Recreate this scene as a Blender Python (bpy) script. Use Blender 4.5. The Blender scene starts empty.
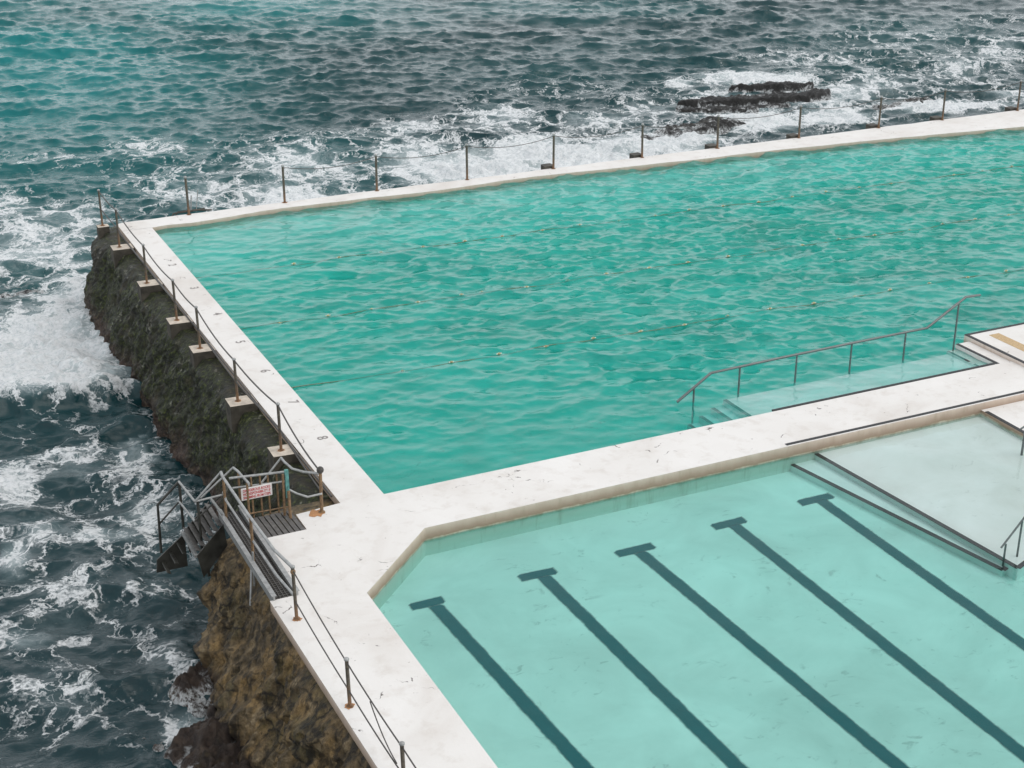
import bpy, bmesh, math, random
import numpy as np
from mathutils import Vector, Matrix, noise

random.seed(7)
scene = bpy.context.scene
COL = scene.collection
R = math.radians

# ------------------------------------------------------------------ camera
# The place is measured in metres: x runs along the pool's long side, y away
# from the viewer across the lanes, z = 0 is the top of the white deck.
CAM = Vector((-10.51, -28.73, 15.7))
PITCH, YAW, FOC = R(23.05), R(25.6), 1490.0
cd = bpy.data.cameras.new('camera')
cam = bpy.data.objects.new('camera', cd)
COL.objects.link(cam)
cam.location = CAM
cam.rotation_euler = (R(90) - PITCH, 0, -YAW)
cd.sensor_width = 36
cd.lens = FOC / 1024 * 36
cd.clip_end = 6000
scene.camera = cam
SEA = -3.0
_F = Vector((math.sin(YAW) * math.cos(PITCH), math.cos(YAW) * math.cos(PITCH), -math.sin(PITCH)))
_R = Vector((math.cos(YAW), -math.sin(YAW), 0))
_U = _R.cross(_F)


def at(u, v, z=0.0):
    """survey point: where the photo's line of sight u, v meets the level z"""
    d = _F + _R * ((u - 512) / FOC) - _U * ((v - 384) / FOC)
    t = (z - CAM.z) / d.z
    return CAM + d * t


# ------------------------------------------------------------------ helpers
class MB:
    def __init__(s):
        s.v, s.f, s.m = [], [], []
        s.smooth = []

    def add(s, vs, fs, mi=0, smooth=False):
        o = len(s.v)
        s.v += [tuple(p) for p in vs]
        for f in fs:
            s.f.append([i + o for i in f])
            s.m.append(mi)
            s.smooth.append(smooth)

    def box(s, x0, x1, y0, y1, z0, z1, mi=0):
        s.add([(x0, y0, z0), (x1, y0, z0), (x1, y1, z0), (x0, y1, z0),
               (x0, y0, z1), (x1, y0, z1), (x1, y1, z1), (x0, y1, z1)],
              [(3, 2, 1, 0), (4, 5, 6, 7), (0, 1, 5, 4), (1, 2, 6, 5), (2, 3, 7, 6), (3, 0, 4, 7)], mi)

    def bar(s, a, b, w, h, mi=0, up=(0, 0, 1)):
        """rectangular bar from a to b; h is measured along up"""
        a, b = Vector(a), Vector(b)
        t = (b - a).normalized()
        sd = t.cross(Vector(up)).normalized()
        u = sd.cross(t)
        vs = []
        for p in (a, b):
            for i, j in ((-1, -1), (1, -1), (1, 1), (-1, 1)):
                vs.append(p + sd * (i * w / 2) + u * (j * h / 2))
        s.add(vs, [(3, 2, 1, 0), (4, 5, 6, 7), (0, 1, 5, 4), (1, 2, 6, 5), (2, 3, 7, 6), (3, 0, 4, 7)], mi)

    def prism(s, poly, z0, z1, mi=0, mi_side=None):
        n = len(poly)
        zb = z0 if isinstance(z0, (list, tuple)) else [z0] * n
        vs = [(p[0], p[1], zb[i]) for i, p in enumerate(poly)] + [(p[0], p[1], z1) for p in poly]
        s.add(vs, [list(range(n, 2 * n))], mi)
        s.add(vs, [list(range(n - 1, -1, -1))] + [(i, (i + 1) % n, n + (i + 1) % n, n + i) for i in range(n)],
              mi if mi_side is None else mi_side)

    def tube(s, pts, r, n=8, mi=0, cap=True):
        pts = [Vector(p) for p in pts]
        rr = r if isinstance(r, (list, tuple)) else [r] * len(pts)
        rings = []
        prev = None
        for i, p in enumerate(pts):
            if i == 0:
                t = pts[1] - pts[0]
            elif i == len(pts) - 1:
                t = pts[-1] - pts[-2]
            else:
                t = (pts[i + 1] - p).normalized() + (p - pts[i - 1]).normalized()
            t.normalize()
            if prev is None:
                a = t.orthogonal().normalized()
            else:
                a = (prev - t * prev.dot(t)).normalized()
            prev = a
            b = t.cross(a)
            rings.append([p + (a * math.cos(2 * math.pi * k / n) + b * math.sin(2 * math.pi * k / n)) * rr[i] for k in range(n)])
        vs = [q for g in rings for q in g]
        fs = []
        for i in range(len(rings) - 1):
            for k in range(n):
                k2 = (k + 1) % n
                fs.append((i * n + k, i * n + k2, (i + 1) * n + k2, (i + 1) * n + k))
        s.add(vs, fs, mi, True)
        if cap:
            s.add(rings[0], [list(range(n - 1, -1, -1))], mi)
            s.add(rings[-1], [list(range(n))], mi)

    def ball(s, c, r, mi=0, nu=10, nv=6, sc=(1, 1, 1)):
        vs, fs = [], []
        for j in range(nv + 1):
            th = math.pi * j / nv
            for i in range(nu):
                ph = 2 * math.pi * i / nu
                vs.append((c[0] + r * sc[0] * math.sin(th) * math.cos(ph), c[1] + r * sc[1] * math.sin(th) * math.sin(ph), c[2] + r * sc[2] * math.cos(th)))
        for j in range(nv):
            for i in range(nu):
                i2 = (i + 1) % nu
                fs.append((j * nu + i, (j + 1) * nu + i, (j + 1) * nu + i2, j * nu + i2))
        s.add(vs, fs, mi, True)

    def build(s, name, mats, parent=None, bevel=0.0, loc=None):
        me = bpy.data.meshes.new(name)
        me.from_pydata(s.v, [], s.f)
        if not isinstance(mats, (list, tuple)):
            mats = [mats]
        for m in mats:
            me.materials.append(m)
        me.polygons.foreach_set('material_index', s.m)
        me.polygons.foreach_set('use_smooth', s.smooth)
        me.validate()
        me.update()
        return link(name, me, parent, bevel, loc)


def link(name, me, parent=None, bevel=0.0, loc=None):
    o = bpy.data.objects.new(name, me)
    COL.objects.link(o)
    if loc is not None:
        o.location = loc
    if parent is not None:
        o.parent = parent
        # geometry is written in place coordinates, so undo the parent's offset
        o.matrix_parent_inverse = Matrix.Translation(-world_loc(parent))
    if bevel:
        b = o.modifiers.new('bevel', 'BEVEL')
        b.width = bevel
        b.segments = 2
        b.limit_method = 'ANGLE'
        b.angle_limit = R(40)
    return o


def world_loc(o):
    # parents here only ever translate, and their own parent inverse cancels the offset above them
    return Vector(o.location)


def tag(o, label=None, cat=None, group=None, kind=None):
    if label: o['label'] = label
    if cat: o['category'] = cat
    if group: o['group'] = group
    if kind: o['kind'] = kind
    return o


def thing(name, loc, label, cat, group=None):
    o = bpy.data.objects.new(name, None)
    o.empty_display_size = 0.2
    o.location = loc
    COL.objects.link(o)
    return tag(o, label, cat, group)


# ------------------------------------------------------------------ materials
def new_mat(name):
    m = bpy.data.materials.new(name)
    m.use_nodes = True
    nt = m.node_tree
    nt.nodes.clear()
    out = nt.nodes.new('ShaderNodeOutputMaterial')
    return m, nt, out


class NT:
    """short hand for node building"""
    def __init__(s, nt):
        s.nt = nt

    def n(s, typ, **kw):
        nd = s.nt.nodes.new(typ)
        for k, v in kw.items():
            setattr(nd, k, v)
        return nd

    def l(s, a, b):
        s.nt.links.new(a, b)

    def pos(s):
        return s.n('ShaderNodeNewGeometry').outputs['Position']

    def mapping(s, vec, scale=(1, 1, 1), rot=(0, 0, 0)):
        m = s.n('ShaderNodeMapping')
        m.inputs['Scale'].default_value = scale
        m.inputs['Rotation'].default_value = rot
        s.l(vec, m.inputs['Vector'])
        return m.outputs[0]

    def noise(s, vec, scale, detail=4, rough=.55, dist=0.0, out='Fac'):
        t = s.n('ShaderNodeTexNoise')
        t.inputs['Scale'].default_value = scale
        t.inputs['Detail'].default_value = detail
        t.inputs['Roughness'].default_value = rough
        t.inputs['Distortion'].default_value = dist
        s.l(vec, t.inputs['Vector'])
        return t.outputs[out]

    def ramp(s, fac, stops, interp='LINEAR'):
        r = s.n('ShaderNodeValToRGB')
        r.color_ramp.interpolation = interp
        e = r.color_ramp.elements
        while len(e) < len(stops):
            e.new(0.5)
        for el, (p, c) in zip(e, stops):
            el.position = p
            el.color = (c, c, c, 1) if isinstance(c, (int, float)) else (*c, 1)
        s.l(fac, r.inputs[0])
        return r.outputs[0]

    def mix(s, fac, a, b, blend='MIX'):
        m = s.n('ShaderNodeMix', data_type='RGBA', blend_type=blend)
        for sock, v in ((m.inputs['Factor'], fac), (m.inputs['A'], a), (m.inputs['B'], b)):
            if sock.name != 'Factor':
                pass
        ins = [i for i in m.inputs if i.enabled]
        for sock, v in zip(ins, (fac, a, b)):
            if hasattr(v, 'is_linked') or hasattr(v, 'links'):
                s.l(v, sock)
            elif isinstance(v, (int, float)):
                sock.default_value = v if sock.type == 'VALUE' else (v, v, v, 1)
            else:
                sock.default_value = (*v, 1)
        return [o for o in m.outputs if o.enabled][0]

    def math(s, op, a, b=None, clamp=False):
        m = s.n('ShaderNodeMath', operation=op, use_clamp=clamp)
        for i, v in enumerate((a, b)):
            if v is None: continue
            if isinstance(v, (int, float)):
                m.inputs[i].default_value = v
            else:
                s.l(v, m.inputs[i])
        return m.outputs[0]

    def maprange(s, v, a, b, c=0.0, d=1.0, smooth=True):
        m = s.n('ShaderNodeMapRange')
        m.interpolation_type = 'SMOOTHSTEP' if smooth else 'LINEAR'
        for i, x in zip((1, 2, 3, 4), (a, b, c, d)):
            if isinstance(x, (int, float)):
                m.inputs[i].default_value = x
            else:
                s.l(x, m.inputs[i])
        s.l(v, m.inputs[0])
        return m.outputs[0]

    def bump(s, h, strength=.5, dist=.02, normal=None):
        b = s.n('ShaderNodeBump')
        b.inputs['Strength'].default_value = strength
        b.inputs['Distance'].default_value = dist
        s.l(h, b.inputs['Height'])
        if normal: s.l(normal, b.inputs['Normal'])
        return b.outputs[0]

    def attr(s, name):
        a = s.n('ShaderNodeAttribute', attribute_name=name)
        return a.outputs['Fac']

    def principled(s, out, color=None, rough=.6, metal=0, normal=None, spec=None):
        p = s.n('ShaderNodeBsdfPrincipled')
        if color is not None:
            if isinstance(color, (tuple, list)):
                p.inputs['Base Color'].default_value = (*color, 1)
            else:
                s.l(color, p.inputs['Base Color'])
        if isinstance(rough, (int, float)):
            p.inputs['Roughness'].default_value = rough
        else:
            s.l(rough, p.inputs['Roughness'])
        p.inputs['Metallic'].default_value = metal
        if spec is not None: p.inputs['Specular IOR Level'].default_value = spec
        if normal: s.l(normal, p.inputs['Normal'])
        if out: s.l(p.outputs[0], out.inputs[0])
        return p


def mat_deck(name='white_painted_concrete'):
    m, nt, out = new_mat(name)
    N = NT(nt)
    p = N.pos()
    big = N.noise(p, .35, 5, .6, .6)
    mid = N.noise(p, 2.2, 6, .65, .3)
    fine = N.noise(p, 22, 4, .6)
    col = N.ramp(big, [(.3, (.64, .605, .57)), (.48, (.72, .70, .675)), (.7, (.765, .75, .73))])
    scuff = N.ramp(mid, [(.52, 0.0), (.72, 1.0)])
    col = N.mix(N.math('MULTIPLY', scuff, .42), col, (.52, .47, .42))
    # fine cracks in a few areas
    warp = N.noise(p, 1.3, 4, .6, 0, 'Color')
    wv = N.n('ShaderNodeVectorMath', operation='MULTIPLY_ADD')
    wv.inputs[1].default_value = (.9, .9, .9)
    N.l(warp, wv.inputs[0]); N.l(p, wv.inputs[2])
    vo = N.n('ShaderNodeTexVoronoi', feature='DISTANCE_TO_EDGE')
    vo.inputs['Scale'].default_value = .9
    N.l(wv.outputs[0], vo.inputs['Vector'])
    cr = N.maprange(vo.outputs['Distance'], .006, .016, 1, 0)
    msk = N.maprange(N.noise(p, .9, 3, .7, 1.0), .56, .66)
    msk = N.math('MULTIPLY', msk, N.maprange(N.noise(p, 5, 2), .42, .56))
    cr = N.math('MULTIPLY', cr, msk)
    col = N.mix(cr, col, (.10, .085, .08))
    spots = N.maprange(N.noise(p, 7.5, 2, .5), .735, .76)
    col = N.mix(N.math('MULTIPLY', spots, .55), col, (.2, .16, .13))
    nrm = N.bump(N.math('ADD', fine, N.math('MULTIPLY', mid, 1.5)), .25, .02)
    N.principled(out, col, .65, normal=nrm, spec=.3)
    return m


def mat_deck_side():
    """rendered sides of the basins: algae and tide stains follow the water line"""
    m, nt, out = new_mat('stained_basin_side')
    N = NT(nt)
    p = N.pos()
    sx = N.n('ShaderNodeSeparateXYZ'); N.l(p, sx.inputs[0])
    n1 = N.noise(N.mapping(p, (1, 1, .35)), 3.0, 5, .65)
    z = N.math('ADD', sx.outputs['Z'], N.math('MULTIPLY', N.math('SUBTRACT', n1, .5), .16))
    col = N.ramp(N.maprange(z, -.6, .05, 0, 1, False),
                 [(.38, (.74, .76, .70)), (.45, (.50, .46, .36)), (.51, (.28, .21, .15)), (.64, (.38, .29, .225)), (.85, (.54, .44, .36)), (1, (.68, .60, .54))])
    st = N.maprange(N.noise(N.mapping(p, (1, 1, .15)), 5, 4, .6), .5, .75)
    col = N.mix(N.math('MULTIPLY', st, .35), col, (.30, .24, .16))
    N.principled(out, col, .7, normal=N.bump(n1, .3, .03), spec=.25)
    return m


def mat_plain(name, col, rough=.5, metal=0, var=.25, scale=6, bump=.1, spec=None):
    m, nt, out = new_mat(name)
    N = NT(nt)
    p = N.pos()
    n = N.noise(p, scale, 5, .6)
    c2 = tuple(max(0, c * (1 - var)) for c in col)
    c3 = tuple(min(1, c * (1 + var)) for c in col)
    c = N.ramp(n, [(.3, c2), (.7, c3)])
    N.principled(out, c, rough, metal, N.bump(N.noise(p, scale * 6, 3), bump, .01), spec)
    return m


def mat_post(z_base):
    """weathered pipe: dull metal at the top, rust gaining towards the foot"""
    m, nt, out = new_mat('rusty_galvanised_pipe')
    N = NT(nt)
    p = N.pos()
    sx = N.n('ShaderNodeSeparateXYZ'); N.l(p, sx.inputs[0])
    n = N.noise(p, 9, 5, .65)
    h = N.math('ADD', sx.outputs['Z'], N.math('MULTIPLY', N.math('SUBTRACT', n, .5), 1.0))
    t = N.maprange(h, z_base + .0, z_base + .6)
    rust = N.ramp(N.noise(p, 22, 4), [(.3, (.12, .055, .025)), (.6, (.22, .13, .070)), (.8, (.16, .11, .07))])
    metal = N.ramp(N.noise(p, 14, 4), [(.3, (.055, .048, .038)), (.7, (.145, .125, .095))])
    col = N.mix(t, rust, metal)
    N.principled(out, col, .6, 0, N.bump(n, .3, .01), .4)
    return m


def mat_rock(name, kind):
    m, nt, out = new_mat(name)
    N = NT(nt)
    p = N.pos()
    sx = N.n('ShaderNodeSeparateXYZ'); N.l(p, sx.inputs[0])
    z = sx.outputs['Z']
    a = N.noise(p, .9, 6, .65, .4)
    b = N.noise(p, 3.2, 7, .74, .4)
    c = N.noise(p, 8.5, 6, .78)
    streak = N.noise(N.mapping(p, (1.6, 1.6, .28)), 2.4, 6, .65, .5)
    if kind == 'mossy':
        col = N.ramp(b, [(.34, (.003, .003, .002)), (.47, (.015, .014, .008)), (.58, (.058, .050, .028)), (.73, (.20, .175, .11))])
        moss = N.maprange(a, .38, .54)
        mosscol = N.ramp(c, [(.41, (.003, .005, .001)), (.54, (.030, .044, .006)), (.68, (.17, .20, .040))])
        col = N.mix(N.math('MULTIPLY', moss, .88), col, mosscol)
        pale = N.math('MULTIPLY', N.maprange(streak, .57, .70), N.maprange(c, .42, .58))
        col = N.mix(N.math('MULTIPLY', pale, .75), col, (.42, .41, .35))
        low = N.maprange(N.math('ADD', z, N.math('MULTIPLY', a, 1.6)), -1.35, -2.1)
        purple = N.ramp(c, [(.35, (.018, .010, .008)), (.52, (.085, .052, .040)), (.70, (.24, .165, .13))])
        col = N.mix(N.math('MULTIPLY', low, .85), col, purple)
        hang = N.maprange(streak, .36, .46, 1, 0)
        col = N.mix(N.math('MULTIPLY', hang, .6), col, (.006, .007, .004))
    elif kind == 'ochre':
        col = N.ramp(b, [(.32, (.018, .013, .008)), (.45, (.095, .068, .033)), (.57, (.25, .18, .095)), (.72, (.48, .39, .25))])
        och = N.maprange(N.noise(N.mapping(p, (1, 1, .4)), 1.3, 4, .6), .47, .63)
        col = N.mix(N.math('MULTIPLY', och, .6), col, N.ramp(c, [(.36, (.11, .06, .016)), (.64, (.60, .39, .15))]))
        grn = N.maprange(a, .5, .66)
        col = N.mix(N.math('MULTIPLY', grn, .5), col, N.ramp(c, [(.40, (.016, .016, .006)), (.66, (.17, .15, .055))]))
        dk = N.maprange(streak, .38, .50, 1, 0)
        col = N.mix(N.math('MULTIPLY', dk, .75), col, (.010, .009, .007))
        low = N.maprange(N.math('ADD', z, N.math('MULTIPLY', a, 1.2)), -1.9, -2.4)
        col = N.mix(N.math('MULTIPLY', low, .8), col, N.ramp(c, [(.3, (.016, .011, .010)), (.7, (.065, .040, .032))]))
    elif kind == 'shelf':
        col = N.ramp(b, [(.3, (.015, .011, .010)), (.5, (.05, .035, .028)), (.75, (.12, .085, .06))])
        col = N.mix(N.math('MULTIPLY', N.maprange(a, .5, .6), .5), col, (.09, .07, .03))
    else:
        col = N.ramp(b, [(.3, (.003, .003, .003)), (.5, (.010, .010, .010)), (.8, (.045, .043, .042))])
    if kind in ('shelf', 'reef'):      # white water draining off near the water line
        wz = N.math('ADD', z, N.math('MULTIPLY', N.math('SUBTRACT', N.noise(p, 1.4, 6, .7, .6), .5), 1.5))
        wash = N.math('MULTIPLY', N.maprange(wz, SEA + .22, SEA - .05), N.maprange(c, .40, .56))
        col = N.mix(wash, col, (.72, .75, .76))
    vw = N.n('ShaderNodeVectorMath', operation='MULTIPLY_ADD')
    vw.inputs[1].default_value = (.8, .8, .8)
    N.l(N.noise(p, 1.6, 4, .6, 0, 'Color'), vw.inputs[0]); N.l(N.mapping(p, (1, 1, 1.5)), vw.inputs[2])
    vr = N.n('ShaderNodeTexVoronoi', feature='DISTANCE_TO_EDGE'); vr.inputs['Scale'].default_value = 1.15
    N.l(vw.outputs[0], vr.inputs['Vector'])
    crack = N.maprange(vr.outputs['Distance'], .0, .07, 1, 0)
    crack = N.math('MULTIPLY', crack, N.maprange(a, .40, .60))
    col = N.mix(N.math('MULTIPLY', crack, .85), col, (.006, .005, .004))
    h = N.math('ADD', N.math('MULTIPLY', b, 1.6), N.math('ADD', N.math('MULTIPLY', c, .6), N.math('MULTIPLY', N.noise(p, 60, 3, .7), .25)))
    nrm = N.bump(h, 1.0, .11)
    rough = N.ramp(b, [(.3, .35), (.7, .8)])
    N.principled(out, col, rough, 0, nrm, .45)
    return m


def mat_pool_floor(name, base, marks, line=None, weed=0):
    m, nt, out = new_mat(name)
    N = NT(nt)
    p = N.pos()
    big = N.noise(p, .45, 5, .6, .5)
    c = N.ramp(big, [(.3, tuple(x * .82 for x in base)), (.7, tuple(min(.9, x * 1.06) for x in base))])
    if weed:      # broad drifts of weed and dark sand
        c = N.mix(N.math('MULTIPLY', N.maprange(N.noise(p, .17, 5, .62, .7), .52, .66), weed), c, (.12, .13, .13))
    scuff = N.math('MULTIPLY', N.maprange(N.noise(N.mapping(p, (1, 1.4, 1)), 2.6, 6, .68, .8), .57, .68), N.maprange(N.noise(p, .7, 3), .45, .58))
    c = N.mix(N.math('MULTIPLY', scuff, marks), c, tuple(x * .35 for x in base))
    if line:      # painted line, worn soft along its edges
        e = N.math('ADD', N.attr('paint'), N.math('MULTIPLY', N.math('SUBTRACT', N.noise(p, 6, 4, .7), .5), .5))
        e = N.maprange(e, .1, .85)
        e = N.math('MULTIPLY', e, N.maprange(N.noise(p, 1.7, 4, .6), .2, .6, .80, .96))
        pr = N.principled(None, line, .7, 0, None, .2)
        tr = N.n('ShaderNodeBsdfTransparent'); mx = N.n('ShaderNodeMixShader')
        N.l(e, mx.inputs[0]); N.l(tr.outputs[0], mx.inputs[1]); N.l(pr.outputs[0], mx.inputs[2]); N.l(mx.outputs[0], out.inputs[0])
        return m
    N.principled(out, c, .7, 0, N.bump(N.noise(p, 9, 4), .1, .02), .2)
    return m


def mat_pool_water(name, dens, col, bump_scale, bump_str, milk=None):
    m, nt, out = new_mat(name)
    N = NT(nt)
    p = N.pos()
    h = N.math('ADD', N.noise(N.mapping(p, (1, 1.5, 1)), bump_scale, 4, .6, .4),
               N.math('MULTIPLY', N.noise(p, bump_scale * 3.1, 3, .6), .35))
    nrm = N.bump(h, bump_str, .05)
    fr = N.n('ShaderNodeFresnel'); fr.inputs['IOR'].default_value = 1.333
    N.l(nrm, fr.inputs['Normal'])
    tr = N.n('ShaderNodeBsdfTransparent')
    gl = N.n('ShaderNodeBsdfGlossy'); gl.inputs['Roughness'].default_value = .04
    N.l(nrm, gl.inputs['Normal'])
    under = tr.outputs[0]
    if milk:      # aerated water: fine bubbles scatter some light back near the surface
        df = N.n('ShaderNodeBsdfDiffuse')
        df.inputs['Color'].default_value = (*milk[1], 1)
        N.l(nrm, df.inputs['Normal'])
        mk = N.n('ShaderNodeMixShader')
        amt = N.maprange(N.noise(N.mapping(p, (1, 1.3, 1)), .33, 5, .65, .8), .3, .7, milk[0] * .65, milk[0] * 1.3)
        N.l(amt, mk.inputs[0]); N.l(tr.outputs[0], mk.inputs[1]); N.l(df.outputs[0], mk.inputs[2])
        under = mk.outputs[0]
    mx = N.n('ShaderNodeMixShader')
    N.l(fr.outputs[0], mx.inputs[0]); N.l(under, mx.inputs[1]); N.l(gl.outputs[0], mx.inputs[2])
    N.l(mx.outputs[0], out.inputs['Surface'])
    va = N.n('ShaderNodeVolumeAbsorption')
    va.inputs['Color'].default_value = (*col, 1)
    va.inputs['Density'].default_value = dens
    N.l(va.outputs[0], out.inputs['Volume'])
    return m


def mat_sea():
    m, nt, out = new_mat('sea_water')
    N = NT(nt)
    p = N.pos()
    foam = N.attr('foam')          # how much broken water lies here
    shoal = N.attr('shoal')        # pale sand under the water against weed and rock
    # lacy foam: warped cell walls at two sizes
    warp = N.noise(p, .55, 5, .62, 0, 'Color')
    w1 = N.n('ShaderNodeVectorMath', operation='MULTIPLY_ADD')
    w1.inputs[1].default_value = (2.6, 2.6, 0)
    N.l(warp, w1.inputs[0]); N.l(p, w1.inputs[2])
    warp2 = N.noise(p, 2.4, 4, .65, 0, 'Color')
    w2 = N.n('ShaderNodeVectorMath', operation='MULTIPLY_ADD')
    w2.inputs[1].default_value = (.75, .75, 0)
    N.l(warp2, w2.inputs[0]); N.l(w1.outputs[0], w2.inputs[2])
    flat = N.mapping(w2.outputs[0], (1, 1, 0))

    def cells(sc):
        v = N.n('ShaderNodeTexVoronoi', feature='DISTANCE_TO_EDGE')
        v.inputs['Scale'].default_value = sc
        N.l(flat, v.inputs['Vector'])
        return v.outputs['Distance']
    c1 = N.maprange(cells(.55), 0, .26, 1, 0)
    c2 = N.maprange(cells(1.5), 0, .24, 1, 0)
    fb = N.noise(flat, 1.1, 8, .68, .3)
    fine = N.noise(p, 7.0, 6, .72, .5)
    lace = N.math('ADD', N.math('MULTIPLY', c1, .44), N.math('MULTIPLY', c2, .30))
    c3 = N.maprange(cells(3.4), 0, .20, 1, 0)
    lace = N.math('ADD', lace, N.math('MULTIPLY', c3, .24))
    lace = N.math('ADD', lace, N.math('MULTIPLY', fb, .34))
    lace = N.math('ADD', lace, N.math('MULTIPLY', fine, .28))      # about 0.3 .. 1.2
    thr = N.maprange(foam, 0, 1, 1.28, .22, False)
    al = N.maprange(N.math('SUBTRACT', lace, thr), -.05, .34)
    soft = N.math('MULTIPLY', N.maprange(N.math('ADD', foam, N.math('MULTIPLY', N.math('SUBTRACT', fb, .5), .9)), .42, 1.0), .80)
    al = N.math('MAXIMUM', al, soft)
    al = N.math('MULTIPLY', al, N.maprange(foam, .02, .12))
    al = N.math('MULTIPLY', al, N.maprange(fine, .22, .60, .45, 1.0))
    body = N.mix(shoal, (.007, .028, .034), (.004, .160, .165))
    aer = N.maprange(N.math('ADD', foam, N.math('MULTIPLY', N.math('SUBTRACT', fb, .5), .5)), .25, .95)
    body = N.mix(N.math('MULTIPLY', aer, .75), body, (.30, .40, .42))
    h = N.math('ADD', N.noise(N.mapping(p, (1.2, 2.0, 1), (0, 0, .35)), 2.2, 5, .62, .5), N.math('MULTIPLY', N.noise(p, 9, 4, .6), .25))
    nrm = N.bump(h, .28, .14)
    w = N.principled(None, body, .13, 0, nrm, None)
    w.inputs['IOR'].default_value = 1.333
    fcol = N.mix(fine, (.70, .73, .75), (.90, .92, .93))
    f = N.principled(None, fcol, .85, 0, N.bump(N.math('ADD', fine, fb), .8, .14), .2)
    mx = N.n('ShaderNodeMixShader')
    N.l(al, mx.inputs[0]); N.l(w.outputs[0], mx.inputs[1]); N.l(f.outputs[0], mx.inputs[2])
    N.l(mx.outputs[0], out.inputs[0])
    return m


M_DECK = mat_deck()
M_SIDE = mat_deck_side()
M_NOSE = mat_plain('black_rubber_nosing', (.020, .022, .024), .6, 0, .4, 12, .2)
M_TAN = mat_plain('tan_tactile_strip', (.50, .36, .20), .8, 0, .3, 30, .4)
M_MARK = mat_plain('black_line_paint', (.010, .058, .066), .6, 0, .3, 5, .1)
M_NUM = mat_plain('worn_grey_paint', (.27, .25, .24), .7, 0, .5, 40, .1)
M_POST = mat_post(0)
M_CABLE = mat_plain('dark_wire_cable', (.055, .050, .045), .55, .0, .4, 30, .2)
M_GALV = mat_plain('galvanised_pipe', (.33, .335, .33), .42, .35, .25, 8, .15)
M_STEEL = mat_plain('stainless_pipe', (.15, .165, .165), .40, .5, .15, 5, .05)
M_RUST = mat_plain('rusty_brown_pipe', (.20, .125, .065), .7, 0, .5, 14, .3)
M_STAIN = mat_plain('rust_stain', (.42, .21, .09), .8, 0, .3, 30, .1)
M_SLAT = mat_plain('weathered_grey_slat', (.11, .105, .10), .65, .1, .35, 10, .3)
M_PLATE = mat_plain('dark_wet_plate', (.035, .035, .030), .45, 0, .6, 3, .3)
M_TEAL = mat_plain('teal_painted_post', (.09, .26, .24), .6, 0, .5, 9, .2)
M_SIGN = mat_plain('white_sign_face', (.74, .70, .68), .5, 0, .08, 10, .05)
M_RED = mat_plain('red_sign_letters', (.50, .045, .05), .5, 0, .2, 20, .05)
M_PLINTH = mat_plain('stained_concrete', (.50, .44, .37), .8, 0, .3, 4, .4)
M_PLINTHS = mat_plain('stained_shaded_concrete', (.055, .048, .036), .8, 0, .6, 3, .5)  # plinth sides: stained concrete, darkened further to put shade into the colour
M_PLINTHD = mat_plain('dark_wet_concrete', (.06, .055, .045), .7, 0, .6, 3, .5)
M_ROPE = mat_plain('lane_rope', (.16, .17, .11), .8, 0, .3, 20, .2)
M_FLOAT = mat_plain('weathered_yellow_float', (.36, .32, .17), .5, 0, .5, 14, .1)
M_FLOATD = mat_plain('dull_white_float', (.55, .56, .48), .5, 0, .3, 14, .1)
M_LOWFLOOR = mat_pool_floor('pale_pool_floor', (.84, .86, .82), .42)
M_LINE = mat_pool_floor('black_lane_paint', (.70, .72, .70), .42, (.003, .130, .152))
M_MAINFLOOR = mat_pool_floor('sandy_pool_floor', (.74, .76, .71), .55, None, .30)
M_RAMP = mat_pool_floor('pale_ramp', (.88, .88, .85), .25)
M_MAINWATER = mat_pool_water('turquoise_pool_water', .92, (0.0, .90, .865), 2.6, .20, (.25, (.05, .54, .47)))
M_LOWWATER = mat_pool_water('clear_pool_water', .60, (0.0, .91, .855), 1.5, .13)
M_SEA = mat_sea()
M_MOSSY = mat_rock('mossy_rock', 'mossy')
M_OCHRE = mat_rock('ochre_rock', 'ochre')
M_SHELF = mat_rock('wet_brown_rock', 'shelf')
M_REEF = mat_rock('wet_black_rock', 'reef')

# ------------------------------------------------------------------ waves
def fft_tile(n, L, peak, std, wind, spread=2, seed=1, short=.06, choppy=1.0):
    rng = np.random.default_rng(seed)
    k1 = 2 * np.pi * np.fft.fftfreq(n, L / n)
    kx, ky = np.meshgrid(k1, k1, indexing='xy')
    k = np.hypot(kx, ky); k[0, 0] = 1e-6
    kp = 2 * np.pi / peak
    c = (kx * math.cos(wind) + ky * math.sin(wind)) / k
    Pk = np.exp(-1.25 * (kp / k) ** 2) / k ** 3.6 * (np.abs(c) ** spread + .06) * np.exp(-(k * short) ** 2)
    Pk[0, 0] = 0
    H = (rng.normal(size=(n, n)) + 1j * rng.normal(size=(n, n))) * np.sqrt(Pk)
    h = np.fft.ifft2(H).real
    s = std / h.std()
    h = h * s
    dx = np.fft.ifft2(1j * kx / k * H).real * s * choppy
    dy = np.fft.ifft2(1j * ky / k * H).real * s * choppy
    return h, dx, dy, L, n


def sample(tile, x, y):
    h, dx, dy, L, n = tile
    fx = (x / L * n) % n; fy = (y / L * n) % n
    i = np.floor(fx).astype(int); j = np.floor(fy).astype(int)
    a = fx - i; b = fy - j
    i %= n; j %= n
    i2 = (i + 1) % n; j2 = (j + 1) % n

    def g(A):
        return A[j, i] * (1 - a) * (1 - b) + A[j, i2] * a * (1 - b) + A[j2, i] * (1 - a) * b + A[j2, i2] * a * b
    return g(h), g(dx), g(dy)


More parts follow.
